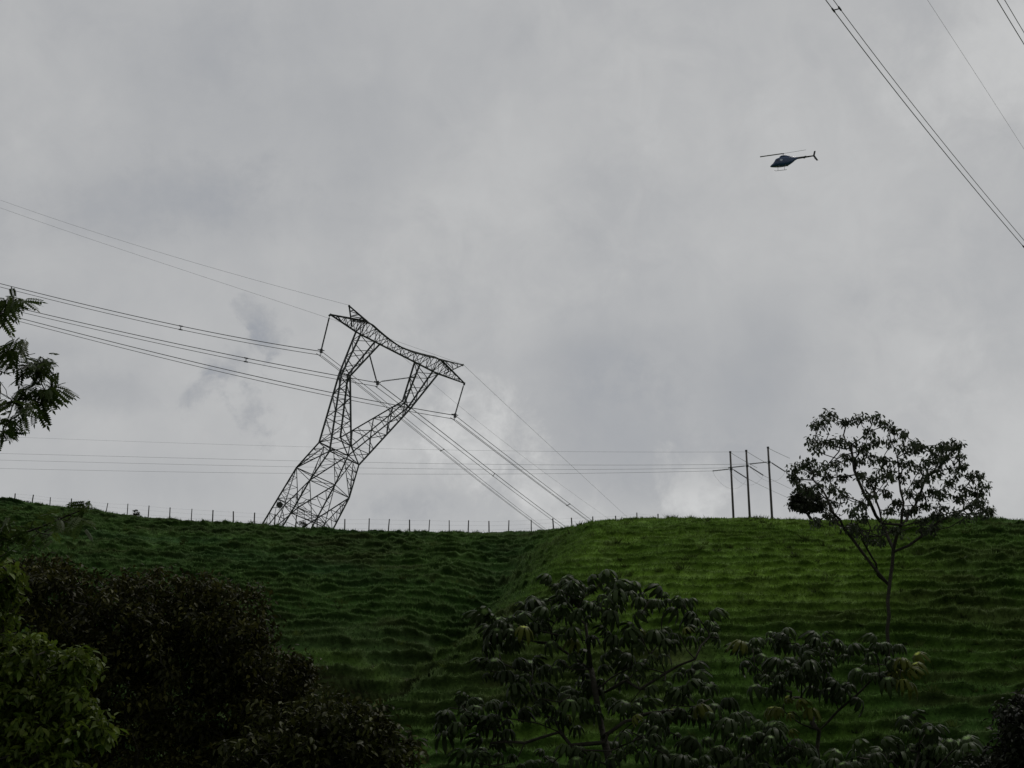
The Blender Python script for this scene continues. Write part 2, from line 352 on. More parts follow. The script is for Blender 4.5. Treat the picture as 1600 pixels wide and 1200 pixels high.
def umbrella_leaf(lobes=8):
    """large palmate leaf: lobes hang down around the end of a long petiole; the petiole starts at the origin"""
    tv = []; tf = []
    for (a, b_) in ((0, .34), (.34, .66), (.66, 1)):
        za = .10 * math.sin(a * 2.6); zb = .10 * math.sin(b_ * 2.6); b = len(tv)
        tv += [[a * .8, -.013, za], [a * .8, .013, za], [b_ * .8, .013, zb], [b_ * .8, -.013, zb]]; tf += [[b, b + 1, b + 2], [b, b + 2, b + 3]]
    cx = .8; zc = .05
    for i in range(lobes):
        a = 2 * math.pi * (i + .5) / lobes; ca, sa = math.cos(a), math.sin(a); L = .62 * (1 + .25 * math.cos(a))
        pr_ = [(0, 0, .02), (.32, .04, .10), (.58, -.22, .135), (.72, -.62, .12), (.74, -1.05, .0)]
        rows = []
        for (rr, dz, w) in pr_:
            p = np.array([cx + ca * rr * L, sa * rr * L, zc + dz * L]); t = np.array([-sa, ca, 0]) * w * .8
            rows.append(len(tv)); tv += [p - t - [0, 0, w * .3], p, p + t - [0, 0, w * .3]]
        for j in range(len(rows) - 1):
            r, s = rows[j], rows[j + 1]; tf += [[r, r + 1, s + 1], [r, s + 1, s], [r + 1, r + 2, s + 2], [r + 1, s + 2, s + 1]]
    return np.array([np.array(a, float) for a in tv]), np.array(tf)
UMB = umbrella_leaf()
def ell_pts(ells, n_each, Y, depth, shell=.5):
    """points in ellipsoids given by photo position, half sizes in photo pixels, and distance"""
    out = []
    for e_ in ells:
        u, v, ru, rv = e_[:4]; n = int(n_each * (e_[4] if len(e_) > 4 else 1))
        for _ in range(n):
            d = Vector((random.gauss(0, 1), random.gauss(0, 1), random.gauss(0, 1))).normalized() * (random.random() ** shell)
            out.append(at(u + d.x * ru, v - d.z * rv, Y + d.y * depth))
    return out
def grow(root_pts, limbs, tips, r_tip=.012, wander=.12, rmax=None, lift=.25):
    """join every tip to the nearest point of the growing skeleton; returns segments with pipe-model radii"""
    nodes = []; par = []
    def add(p, pa): nodes.append(Vector(p)); par.append(pa); return len(nodes) - 1
    def run(pts, start):
        last = start
        for p in pts:
            q0 = nodes[last] if last >= 0 else Vector(p); p = Vector(p); n = max(1, int((p - q0).length / (.05 * scale_)))
            n = min(n, 4)
            for i in range(1, n + 1):
                f = i / n; w = q0.lerp(p, f)
                if i < n: w = w + Vector((random.gauss(0, 1), random.gauss(0, 1), random.gauss(0, 1))) * (p - q0).length * wander * .25
                last = add(w, last)
        return last
    scale_ = max((Vector(t) - Vector(root_pts[0])).length for t in tips)
    add(root_pts[0], -1); run(root_pts[1:], 0)
    for lb in limbs:
        s = min(range(len(nodes)), key=lambda i: (nodes[i] - Vector(lb[0])).length); run(lb[0:], s) if (nodes[s] - Vector(lb[0])).length > 1e-3 else run(lb[1:], s)
    base = Vector(root_pts[0]); nt0 = len(root_pts)
    order = sorted(tips, key=lambda t: min((Vector(t) - nodes[i]).length for i in range(len(nodes))))
    arr = np.array([tuple(n_) for n_ in nodes]); tipn = []
    for t in order:
        tv = np.array(tuple(t)); dd = np.linalg.norm(arr - tv, axis=1); pen = np.maximum(arr[:, 2] - tv[2] + lift * dd, 0) * .9
        low = (arr[:, 2] < nodes[nt0 - 1].z - 1e9)
        s = int(np.argmin(dd + pen)); q0 = nodes[s]; L = (Vector(t) - q0).length
        mid = q0.lerp(Vector(t), .5) + Vector((random.gauss(0, 1), random.gauss(0, 1), random.gauss(0, .6) - .5)) * L * wander
        m_ = add(mid, s); e_ = add(t, m_); tipn.append(e_); arr = np.vstack([arr, [tuple(mid)], [tuple(t)]])
    cnt = np.zeros(len(nodes)); has = set(par)
    for i in range(len(nodes)):
        if i not in has: cnt[i] = 1
    for i in range(len(nodes) - 1, 0, -1): cnt[par[i]] += cnt[i]
    rad = r_tip * np.power(np.maximum(cnt, 1), .43)
    if rmax: rad = np.minimum(rad, rmax)
    return nodes, par, rad, tipn
def wood(nodes, par, rad, nside=6, rscale=1.0):
    mb = MB()
    ch = {}
    for i, p in enumerate(par): ch.setdefault(p, []).append(i)
    stack = [0]
    # follow the thickest child as one tube, start new tubes for the others
    todo = [(0, None)]
    while todo:
        i, pre = todo.pop(); pts = []; rr = []
        if pre is not None: pts.append(nodes[pre]); rr.append(min(rad[i] * 1.15, rad[pre]))
        cur = i
        while True:
            pts.append(nodes[cur]); rr.append(rad[cur]); cs = ch.get(cur, [])
            if not cs: break
            cs = sorted(cs, key=lambda c_: -rad[c_])
            for c_ in cs[1:]: todo.append((c_, cur))
            cur = cs[0]
        if len(pts) > 1: mb.tube(pts, [r * rscale for r in rr], 3 if max(rr) < .03 else nside)
    return mb
def jitter_cols(n, base, alt, k, lo=.7, hi=1.4):
    w = (rng.random(n) ** 1.5 * k)[:, None]; return (np.array(base) * (1 - w) + np.array(alt) * w) * rng.uniform(lo, hi, n)[:, None]
m_bark = mat('bark', (.028, .026, .020), .9, spec=.1, noise_amt=.35, noise_scale=4, bump=.6, bump_scale=12)
m_barkp = mat('pale_bark', (.085, .080, .072), .85, noise_amt=.35, noise_scale=3, bump=.4, bump_scale=9)
def leafmat(n, tr=.25, rough=.45, spec=.4): return mat(n, attr=True, rough=rough, transl=tr, spec=spec)
m_leaf = leafmat('leaf', .3, .5, .15); m_gloss = leafmat('glossy_leaf', .2, .5, .06); m_soft = leafmat('soft_leaf', .35, .6, .2)

def clump_tree(name, label, cat, base_xy, root_pts, limbs, tips, leaf_n, leaf_size, clump_r, base, alt, k, lmat=None, group=None, r_tip=.012,
               droop=.5, barkm=None, lo=.7, hi=1.4, kind='leaf', lift=.25, wander=.14, flat=.75, rmax=None, cull=None, lobed=False):
    nodes, par, rad, tn = grow(root_pts, limbs, tips, r_tip, wander, rmax, lift)
    t = empty(name, root_pts[0]); tag(t, label, cat, group)
    wood(nodes, par, rad).build('trunk', barkm or m_bark, t, True)
    TP = np.array([tuple(nodes[i]) for i in tn]); n = len(TP) * leaf_n
    d = rng.normal(0, 1, (n, 3)); d /= np.linalg.norm(d, axis=1)[:, None]; d *= (rng.random(n) ** .45)[:, None]; d[:, 2] *= flat
    cr_ = np.repeat(rng.uniform(.6, 1.25, len(TP)) * clump_r, leaf_n)
    P = np.repeat(TP, leaf_n, axis=0) + d * cr_[:, None]
    R = rand_rot(n, droop, .9)
    if kind == 'frond': tv, tf = FROND
    else: tv, tf = LEAF_V, LEAF_F
    S = rng.uniform(.7, 1.25, n) * leaf_size
    ctint = np.repeat(rng.uniform(.75, 1.3, len(TP)), leaf_n)[:, None]
    cc = jitter_cols(n, base, alt, k, lo, hi) * ctint
    V, Fc, tc_ = inst(tv, tf, P, R, S, cc)
    link('crown', np_mesh('crown', V, Fc, tc_), lmat or m_leaf, t)
    return t
def root_at(u, Y, vtop):
    x = at(u, vtop, Y).x; z = hz(x, Y); return Vector((x, Y, z - .1))

# ------------------------------------------------------------------ tall slender tree on the slope
YT = 99.0
tp = [(1285, 660), (1300, 650), (1320, 655), (1340, 655), (1278, 665), (1370, 655), (1383, 662), (1355, 672), (1290, 690), (1275, 700), (1268, 690), (1310, 685), (1330, 690),
      (1400, 670), (1415, 678), (1430, 690), (1395, 690), (1370, 690), (1350, 700), (1410, 700), (1432, 705), (1245, 735), (1255, 730), (1240, 745), (1265, 725), (1270, 740), (1285, 730),
      (1295, 745), (1305, 725), (1320, 715), (1340, 720), (1360, 715), (1380, 720), (1400, 720), (1420, 725), (1435, 735), (1250, 755), (1262, 765), (1300, 760), (1275, 760), (1320, 745), (1345, 740),
      (1370, 745), (1390, 745), (1410, 745), (1430, 755), (1450, 745), (1465, 720), (1462, 705), (1480, 695), (1495, 690), (1497, 710), (1480, 715), (1505, 730), (1490, 735), (1520, 745), (1510, 760), (1525, 770),
      (1535, 780), (1540, 795), (1548, 800), (1520, 790), (1500, 780), (1480, 755), (1470, 770), (1455, 765), (1440, 775), (1420, 770), (1450, 790), (1475, 790), (1430, 795), (1405, 785), (1385, 770),
      (1495, 800), (1515, 805), (1462, 805), (1440, 810), (1415, 800), (1390, 795), (1360, 775), (1345, 790), (1330, 800), (1350, 810), (1340, 830), (1355, 840), (1325, 825), (1290, 800), (1305, 810), (1300, 785),
      (1315, 775), (1280, 815), (1380, 825), (1372, 845), (1445, 830), (1460, 822), (1400, 830), (1535, 760), (1530, 745), (1465, 735), (1448, 720), (1440, 700), (1385, 735), (1360, 755), (1470, 700), (1490, 700)]
tips = [at(u + random.uniform(-5, 5), v + random.uniform(-4, 4), YT + random.gauss(0, 2.6)) for (u, v) in tp for _ in (0, 1)]
A_ = lambda l, Y, j=1.2: [at(u, v, Y + random.gauss(0, j)) for (u, v) in l]
limbs = [[at(1391, 905, YT)] + A_([(1396, 858), (1408, 820), (1412, 785), (1405, 750), (1402, 715)], YT),
         A_([(1396, 858), (1378, 818), (1352, 775), (1335, 735), (1330, 700), (1318, 680)], YT),
         A_([(1397, 862), (1440, 838), (1470, 812), (1505, 797), (1525, 785)], YT),
         A_([(1408, 820), (1430, 790), (1445, 750), (1470, 725)], YT),
         A_([(1390, 915), (1368, 890), (1345, 860), (1318, 825), (1300, 800), (1285, 765)], YT),
         A_([(1378, 905), (1362, 870), (1348, 845)], YT),
         A_([(1378, 818), (1366, 775), (1370, 735)], YT)]
rt = root_at(1384, YT, 1000); print('slender base', prj(rt))
clump_tree('slender_tree', 'tall slender tree with an airy forked crown standing on the slope at right', 'tree', None,
           [rt, at(1386, 985, YT), at(1387, 940, YT), at(1391, 905, YT)], limbs, tips, 38, .33, .60, (.030, .040, .022), (.045, .055, .028), .6,
           m_leaf, r_tip=.032, droop=.75, barkm=m_bark, wander=.10, rmax=.125)

# round dense small tree on the ridge
YB = 158.0
tips = ell_pts([(1260, 784, 27, 20)], 60, YB, 1.6, .4); bx = at(1266, 800, YB).x
clump_tree('round_tree', 'small dense round tree on the ridge left of the slender tree', 'tree', None,
           [Vector((bx, YB, hz(bx, YB) - .2)), at(1268, 812, YB)], [], tips, 60, .40, .62, (.022, .026, .016), (.03, .034, .02), .5, m_soft, r_tip=.05)
# tiny shrubs on the ridge line
def shrub(label, u, v, w, h, Y, n=10):
    x = at(u, v, Y).x; b = Vector((x, Y, hz(x, Y) - .05))
    tips = [b + Vector((random.gauss(0, w * .4), random.gauss(0, w * .3), random.uniform(.3, 1) * h)) for _ in range(n)]
    clump_tree('small_shrub', label, 'shrub', None, [b, b + Vector((0, 0, h * .25))], [], tips, 30, .20, .22, (.02, .026, .012), (.03, .035, .015), .5, m_soft, group='shrubs on the ridge', r_tip=.014)
def ridge_Y(u): return float(np.interp(u, YU, YY))
shrub('small dark two-lobed shrub on the ridge beside the fence at left', 212, 800, .75, 1.15, ridge_Y(212) - 1.5, 14)
shrub('low dark shrub on the ridge directly under the leaning pylon', 475, 820, .55, 1.1, ridge_Y(475) - 1.2, 12)
shrub('tiny low shrub on the ridge at the far left', 38, 781, .5, .5, ridge_Y(38) - 1, 6)
shrub('tiny low shrub at the foot of the fence right of the pylon', 580, 826, .6, .35, ridge_Y(580) - 1, 6)

# ------------------------------------------------------------------ umbrella-leaved trees in the foreground
m_umb = leafmat('umbrella_leaf', .2, .5, .07)
def umbrella_tree(label, Y, root_uv, limbs_uv, tips_uv, nl=(4, 7), size=.40, yellow=()):
    tips = [at(u + random.uniform(-3, 3), v, Y + random.gauss(0, 1.0)) for u, v in tips_uv]
    L = [A_(l, Y, .35) for l in limbs_uv]
    x0 = at(root_uv[0][0], root_uv[0][1], Y).x; rt = Vector((x0 + .1, Y, hz(x0, Y) - .1))
    nodes, par, rad, tn = grow([rt] + [at(u, v, Y) for u, v in root_uv], L, tips, .016, .14, .14, .1)
    t = empty('umbrella_tree', rt); tag(t, label, 'tree', 'umbrella-leaved trees in the foreground')
    wood(nodes, par, rad, 8).build('trunk', m_bark, t, True)
    P = []; R = []; S = []; cc = []
    for i in tn:
        p = nodes[i]; k = random.randint(*nl); a0 = random.uniform(0, 6.28)
        yel = any(abs(p.x - at(a, b, Y).x) < .25 and abs(p.z - at(a, b, Y).z) < .35 for a, b in yellow)
        tone = random.uniform(.7, 1.25)
        for j in range(k):
            az = a0 + j * 6.283 / k + random.gauss(0, .3); el = random.uniform(-.7, .9)
            x = np.array([math.cos(az) * math.cos(el), math.sin(az) * math.cos(el), math.sin(el)])
            z = np.array([random.gauss(0, .2) + .15 * math.cos(az), random.gauss(0, .2) + .15 * math.sin(az), 1.0]); y = np.cross(z, x); y /= np.linalg.norm(y); z2 = np.cross(x, y)
            # keep the blade hanging: use the upright frame for it
            P.append(tuple(p)); R.append(np.stack([x, y, z2], -1)); S.append(size * random.uniform(.55, 1.3))
            c = np.array([.055, .065, .010]) if (yel or random.random() < .03) else np.array([.020, .031, .010]) * tone * random.uniform(.8, 1.25)
            cc.append(c)
    V, Fc, tt = inst(UMB[0], UMB[1], np.array(P), np.array(R), np.array(S), np.array(cc))
    cen = np.hypot(UMB[0][:, 0] - .8, UMB[0][:, 1]) < .12; cen[:12] = False
    tt = tt * np.tile(np.where(cen, 9.0, 1.0), len(P))[:, None]  # painted highlights: leaf centres brightened where the petiole joins
    link('crown', np_mesh('crown', V, Fc, tt), m_umb, t); return t
tA = [(868, 915), (905, 915), (940, 912), (960, 930), (850, 940), (890, 950), (925, 955), (985, 930), (1012, 940), (1042, 940), (1065, 945), (830, 955), (795, 975), (765, 980), (815, 992), (840, 985), (872, 992),
      (910, 1000), (957, 995), (1000, 992), (1032, 985), (1060, 992), (1095, 968), (1110, 990), (780, 1022), (800, 1042), (765, 1048), (830, 1048), (875, 1032), (925, 1055), (962, 1010), (992, 1048), (1015, 1022),
      (1032, 1062), (1076, 1052), (1082, 1072), (1110, 1092), (820, 1078), (850, 1092), (892, 1088), (905, 1072), (700, 1106), (722, 1102), (757, 1102), (745, 1132), (792, 1122), (890, 1132), (932, 1102), (870, 1117),
      (977, 1107), (1002, 1112), (1032, 1132), (1052, 1102), (1082, 1117), (1062, 1152), (1002, 1152), (962, 1152), (912, 1172), (852, 1182), (762, 1172), (742, 1192), (705, 1132), (880, 925), (915, 930), (950, 950), (870, 965), (780, 995), (1020, 1160), (980, 1180), (1050, 1185), (800, 1190), (770, 1140)]
lA = [[(943, 1152), (935, 1111), (930, 1080), (924, 1046), (918, 1000), (915, 975)], [(924, 1048), (899, 1030), (864, 1005), (816, 999)], [(864, 1005), (858, 975), (855, 955)],
      [(936, 1086), (960, 1074), (982, 1061)], [(978, 1064), (1000, 1077), (1026, 1076)], [(982, 1061), (1008, 1035), (1027, 1008)],
      [(949, 1147), (977, 1127), (1017, 1114), (1055, 1111), (1074, 1080)], [(1040, 1052), (1060, 1040), (1086, 1030), (1108, 995)], [(930, 1080), (990, 1040), (1040, 1052)],
      [(945, 1160), (892, 1165), (867, 1126), (842, 1099), (827, 1066)], [(892, 1165), (874, 1144), (820, 1161), (767, 1161)], [(874, 1144), (840, 1130), (790, 1122)]]
umbrella_tree('largest umbrella-leaved tree, its wide crown of drooping leaves at bottom centre', 32, [(962, 1260), (955, 1200), (943, 1152)], lA, tA)
tB = [(1210, 992), (1218, 1003), (1245, 1005), (1275, 1002), (1300, 1012), (1315, 1022), (1178, 1012), (1166, 1027), (1192, 1045), (1240, 1042), (1270, 1047), (1287, 1052), (1200, 1062), (1215, 1077), (1300, 1082), (1320, 1077),
      (1365, 1012), (1385, 1008), (1350, 1037), (1400, 1028), (1377, 1052), (1420, 1037), (1403, 1062), (1227, 1100), (1240, 1112), (1255, 1030)]
umbrella_tree('slim umbrella-leaved tree forking in three below the slender hillside tree', 34, [(1280, 1260), (1280, 1200), (1280, 1142)],
              [[(1280, 1142), (1262, 1115), (1252, 1090), (1252, 1060)], [(1280, 1142), (1310, 1110), (1340, 1085), (1362, 1062)], [(1280, 1142), (1250, 1130), (1226, 1112)], [(1252, 1090), (1215, 1075), (1195, 1055)]],
              tB, (4, 7), .40, yellow=((1403, 1062), (1240, 1112)))
tC = [(1125, 1120), (1145, 1125), (1200, 1142), (1190, 1152), (1222, 1152), (1232, 1167), (1250, 1172), (1162, 1162), (1112, 1167), (1085, 1192), (1180, 1192), (1145, 1185), (1210, 1195)]
umbrella_tree('low umbrella-leaved tree at the bottom edge between the two larger ones', 31, [(1118, 1290), (1120, 1210)],
              [[(1120, 1210), (1132, 1165), (1140, 1130)], [(1120, 1210), (1165, 1185), (1195, 1152)]], tC, (4, 7), .40)
tD = [(1430, 1137), (1450, 1142), (1360, 1177), (1385, 1177), (1340, 1182), (1420, 1167), (1470, 1167), (1490, 1172), (1322, 1192), (1440, 1192), (1482, 1197), (1522, 1182), (1545, 1192), (1400, 1195), (1500, 1200)]
umbrella_tree('low umbrella-leaved tree at the bottom right next to the dark corner bush', 29, [(1430, 1300), (1432, 1220)],
              [[(1432, 1220), (1436, 1175), (1438, 1150)], [(1432, 1220), (1380, 1190)], [(1432, 1220), (1480, 1185)]], tD, (4, 7), .40)

# ------------------------------------------------------------------ dense dark trees
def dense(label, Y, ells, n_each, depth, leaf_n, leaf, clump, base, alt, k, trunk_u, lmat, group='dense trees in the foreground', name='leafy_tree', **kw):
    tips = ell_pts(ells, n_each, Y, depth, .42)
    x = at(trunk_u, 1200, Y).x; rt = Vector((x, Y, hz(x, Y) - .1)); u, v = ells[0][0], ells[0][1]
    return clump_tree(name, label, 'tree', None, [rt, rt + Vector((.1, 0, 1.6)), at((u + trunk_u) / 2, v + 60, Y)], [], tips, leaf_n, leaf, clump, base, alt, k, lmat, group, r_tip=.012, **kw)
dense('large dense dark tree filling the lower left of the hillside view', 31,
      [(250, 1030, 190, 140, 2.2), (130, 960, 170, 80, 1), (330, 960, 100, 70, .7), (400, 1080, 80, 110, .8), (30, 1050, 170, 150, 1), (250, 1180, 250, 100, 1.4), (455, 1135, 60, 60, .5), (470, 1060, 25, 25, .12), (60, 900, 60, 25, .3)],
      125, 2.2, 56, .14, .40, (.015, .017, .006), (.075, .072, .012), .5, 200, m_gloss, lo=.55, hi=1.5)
dense('dark bushy tree with pointed leaves at the bottom edge right of the largest dark tree', 27,
      [(520, 1160, 110, 80, 1), (430, 1190, 80, 90, .8), (600, 1200, 60, 60, .6), (520, 1260, 150, 90, .8)], 110, 1.6, 40, .16, .30, (.015, .018, .006), (.065, .070, .012), .5, 500, m_gloss, lo=.55, hi=1.5)
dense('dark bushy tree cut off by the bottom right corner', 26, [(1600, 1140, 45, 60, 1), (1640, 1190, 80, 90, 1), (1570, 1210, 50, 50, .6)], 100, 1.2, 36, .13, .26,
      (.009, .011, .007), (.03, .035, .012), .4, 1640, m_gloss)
dense('bright yellow-green leafy tree in front of the dark tree at the lower left corner', 16,
      [(30, 1030, 70, 42, .8), (120, 1035, 32, 25, .35), (60, 1095, 100, 35, .9), (135, 1140, 40, 30, .4), (40, 1160, 85, 45, .9), (-60, 1100, 100, 130, 1), (30, 1210, 120, 40, .6), (-5, 905, 34, 34, .4), (-30, 960, 60, 60, .5)],
      80, .7, 26, .115, .17, (.050, .080, .010), (.085, .108, .014), .9, -120, m_soft, droop=.6)

# pinnate-leaved tree just outside the left edge, its branches reaching in
YP = 12.5
ells = [(18, 470, 22, 14, .6), (5, 495, 30, 12, .4), (28, 540, 30, 14, .5), (64, 566, 26, 14, .8), (20, 575, 36, 16, .4), (50, 600, 30, 12, .4), (76, 608, 22, 9, .6), (30, 632, 46, 14, .5), (62, 628, 20, 8, .3), (10, 652, 34, 12, .45),
        (8, 672, 26, 6, .25), (-80, 560, 90, 150, 2.5), (-150, 700, 120, 160, 2.2), (-90, 840, 100, 70, 1)]
tips = ell_pts(ells, 17, YP, .45, .5)
rt = root_at(-230, YP, 900)
limbs = [A_([(-200, 860), (-120, 700), (-40, 560), (10, 500)], YP, .1), A_([(-120, 700), (-30, 640), (40, 622), (80, 612)], YP, .1), A_([(-60, 590), (20, 560), (55, 552)], YP, .1),
         A_([(-150, 760), (-40, 700), (10, 688)], YP, .1)]
tt = clump_tree('feathery_tree', 'tree with feathery compound leaves reaching in from the left edge against the sky', 'tree', None,
                [rt, at(-210, 1000, YP), at(-200, 860, YP)], limbs, tips, 3, .145, .05, (.030, .046, .012), (.052, .072, .014), .7, m_leaf, 'feathery-leaved trees', r_tip=.0035, droop=.4, kind='frond', wander=.1)
tips = ell_pts([(40, 830, 70, 26, .7), (100, 815, 40, 14, .35), (-60, 850, 90, 50, 1)], 28, 13.5, .5, .6) + [at(u, v, 13.5) for u, v in ((128, 796), (136, 790), (120, 800), (136, 784), (126, 786), (98, 798), (112, 806), (132, 786))]
rt = root_at(-170, 13.5, 1000)
clump_tree('feathery_tree', 'low green feathery branches crossing the ridge line at the left edge', 'tree', None, [rt, at(-150, 960, 13.5)],
           [A_([(-150, 960), (-80, 880), (0, 845), (60, 825), (105, 806), (128, 797)], 13.5, .05)], tips, 2, .15, .05, (.036, .056, .012), (.05, .075, .014), .6, m_soft, 'feathery-leaved trees', r_tip=.0035, droop=.15, kind='frond', wander=.1)

# ------------------------------------------------------------------ leaning lattice pylon
m_steel = mat('galvanised_steel', (.05, .053, .057), .6, .3, noise_amt=.25, noise_scale=1.5)
m_steel2 = mat('weathered_conductor', (.10, .10, .105), .6, .3)
m_ins = mat('insulator_glass', (.035, .036, .038), .35)
TY = 207.0; TO = at(531, 706, TY); TM = (FV.dot(TO - Vector((0, 0, CAMZ)))) / F_PX
roll = math.radians(27.6); yaw = math.radians(28)
Xp = RV * math.cos(roll) - UV * math.sin(roll); Zp = RV * math.sin(roll) + UV * math.cos(roll)
TX = Xp * math.cos(yaw) - FV * math.sin(yaw) * -1; TYv = -Xp * math.sin(yaw) + FV * math.cos(yaw)
def T(x, y, z):
    x = x * (1 if z < 20 else 1 - .045 * min(1, (z - 20) / 80)) + (.05 if z > 0 else .03) * z
    return TO + (TX * x + TYv * y + Zp * z) * TM
pyl = empty('lattice_pylon', TO - Vector((0, 0, 12))); tag(pyl, 'grey lattice steel pylon leaning far to the right behind the ridge', 'pylon')
LEGW, BRW, SEC = .21, .115, .075
def sect(x0, x1, d, z0, z1=None):
    z1 = z0 if z1 is None else z1
    return [(x0, -d, z0), (x1, -d, z1), (x1, d, z1), (x0, d, z0)]
def lerp3(a, b, t): return tuple(a[i] * (1 - t) + b[i] * t for i in range(3))
def lattice(mb, s0, s1, n, chord=LEGW, br=BRW, cross=False, rings=True, sec=False, chords=True, pw=1.0):
    tt_ = [(i / n) ** pw for i in range(n + 1)]
    rows = [[lerp3(s0[k], s1[k], t) for k in range(4)] for t in tt_]
    if chords:
        for k in range(4): mb.angle(T(*s0[k]), T(*s1[k]), chord)
    for i in range(n):
        for k in range(4):
            k2 = (k + 1) % 4
            a, b, c, d = rows[i][k], rows[i][k2], rows[i + 1][k2], rows[i + 1][k]
            if cross:
                mb.angle(T(*a), T(*c), br); mb.angle(T(*b), T(*d), br)
            elif (i + k) % 2: mb.angle(T(*a), T(*c), br)
            else: mb.angle(T(*b), T(*d), br)
            if rings and i > 0: mb.angle(T(*a), T(*b), br * .8)
            if sec:
                m1 = lerp3(a, d, .5); m2 = lerp3(b, c, .5); x = lerp3(lerp3(a, c, .5), lerp3(b, d, .5), .5)
                mb.angle(T(*m1), T(*x), SEC); mb.angle(T(*m2), T(*x), SEC)
waist = sect(-27, 27, 27, -3); mid = sect(-36, 36, 36, -55)
lowz, lowh = -112, 37.5; low = sect(-lowh, lowh, lowh, lowz)
# legs run on to the ground behind the ridge, each its own length
bend = [(-3, -1.5), (0, 0), (0, 0), (-2, 1)]
for k in range(4):
    mb = MB(); mb.angle(T(*waist[k]), T(*mid[k]), LEGW * 1.15); mb.angle(T(*mid[k]), T(*low[k]), LEGW * 1.2)
    a = low[k]; dirx = 0; diry = 0; L = 0
    while L < 160:
        p = T(a[0] + dirx * L + bend[k][0] * L / 60, a[1] + diry * L, a[2] - L)
        if p.z < hz(p.x, p.y): break
        L += 2
    foot_l = (a[0] + dirx * L + bend[k][0] * L / 60, a[1] + diry * L, a[2] - L)
    mb.angle(T(*a), T(*foot_l), LEGW * 1.2)
    mb.tube([T(*foot_l) + Vector((0, 0, .25)), T(*foot_l) - Vector((0, 0, 1))], .45, 8)
    for j in range(1, 5):                                     # redundant braces along the leg
        pass
    mb.build('leg', m_steel, pyl)
    low[k] = a; mid[k] = mid[k]
    if k == 0: feet = []
    feet.append(foot_l)
mb = MB()
# waist ring and body panel: wide open K panels with small redundants
for r_ in (waist, mid):
    for k in range(4): mb.angle(T(*r_[k]), T(*r_[(k + 1) % 4]), BRW * (1.3 if r_ is waist else 1))
for k in range(4):
    k2 = (k + 1) % 4; a, b = waist[k], waist[k2]; c, d = mid[k2], mid[k]; m_ = lerp3(a, b, .5)
    for (A1, B1, D1) in ((a, d, m_), (b, c, m_)):             # legs tied to the middle of the waist ring
        mb.angle(T(*m_), T(*B1), BRW * 1.15)
        for j in (1, 2, 3):
            e1 = lerp3(A1, B1, j / 4); e2 = lerp3(m_, B1, j / 4); e3 = lerp3(m_, B1, (j - 1) / 4 if j > 1 else .08)
            mb.angle(T(*e1), T(*e2), SEC); mb.angle(T(*e1), T(*e3), SEC)
# diaphragm diagonals
for r_ in (waist, mid): mb.angle(T(*r_[0]), T(*r_[2]), SEC); mb.angle(T(*r_[1]), T(*r_[3]), SEC)
# lower cage
for k in range(4):
    k2 = (k + 1) % 4; a, b, c, d = mid[k], mid[k2], low[k2], low[k]; m_ = lerp3(d, c, .5)
    mb.angle(T(*a), T(*m_), BRW * 1.2); mb.angle(T(*b), T(*m_), BRW * 1.2)
    mb.angle(T(*c), T(*d), BRW)
    for (A1, B1) in ((a, d), (b, c)):
        for j in (1, 2, 3):
            e1 = lerp3(A1, B1, j / 4); e2 = lerp3(A1, m_, j / 4); mb.angle(T(*e1), T(*e2), SEC)
            e3 = lerp3(A1, B1, (j + 1) / 4); mb.angle(T(*e3), T(*e2), SEC)
    f, g = feet[k], feet[k2]
    mb.angle(T(*m_), T(*lerp3(d, f, 1.0)), BRW * 1.1); mb.angle(T(*m_), T(*lerp3(c, g, 1.0)), BRW * 1.1)
    for (A1, B1) in ((d, f), (c, g)):
        for j in (1, 2, 3):
            e1 = lerp3(A1, B1, j / 4); e2 = lerp3(m_, B1, j / 4); mb.angle(T(*e1), T(*e2), SEC)
            e3 = lerp3(A1, B1, (j - 1) / 4); mb.angle(T(*e3), T(*e2), SEC)
# inner hip bracing of the lower cage
for k in range(4):
    m0 = lerp3(low[k], low[(k + 1) % 4], .5); m1 = lerp3(low[(k + 1) % 4], low[(k + 2) % 4], .5); mb.angle(T(*m0), T(*m1), SEC)
mb.angle(T(*low[0]), T(*low[2]), SEC); mb.angle(T(*low[1]), T(*low[3]), SEC)
# sprung and buckled members at the bottom left
rnd = random.Random(5)
for i in range(9):
    x = rnd.uniform(-55, -20); z = rnd.uniform(-140, -95); y = rnd.uniform(-35, 35); pts = [(x, y, z)]
    for j in range(3): pts.append((pts[-1][0] + rnd.uniform(2, 13), pts[-1][1] + rnd.uniform(-8, 8), pts[-1][2] + rnd.uniform(-13, 9)))
    for p_, q_ in zip(pts[:-1], pts[1:]): mb.angle(T(*p_), T(*q_), .085)
mb.build('body_bracing', m_steel, pyl)
# fork arms
for s in (-1, 1):
    mb = MB()
    base = [(s * 27, -27, -3), (0, -27, 18), (0, 27, 18), (s * 27, 27, -3)]
    elbow = [(s * 68, -5, 109), (s * 54, -5, 114), (s * 54, 5, 114), (s * 68, 5, 109)]
    top = [(s * 77, -11, 178), (s * 40, -11, 178), (s * 40, 11, 178), (s * 77, 11, 178)]
    lattice(mb, base, elbow, 6, LEGW, BRW, cross=False, rings=False, sec=True, pw=.92)
    lattice(mb, elbow, top, 5, LEGW, BRW * .9, cross=False, rings=False)
    for k in range(4): mb.angle(T(*elbow[k]), T(*elbow[(k + 1) % 4]), BRW)
    mb.angle(T(*base[0]), T(*base[1]), BRW * 1.2); mb.angle(T(*base[3]), T(*base[2]), BRW * 1.2); mb.angle(T(*base[1]), T(*base[2]), BRW * 1.2)
    mb.build('fork_arm', m_steel, pyl)
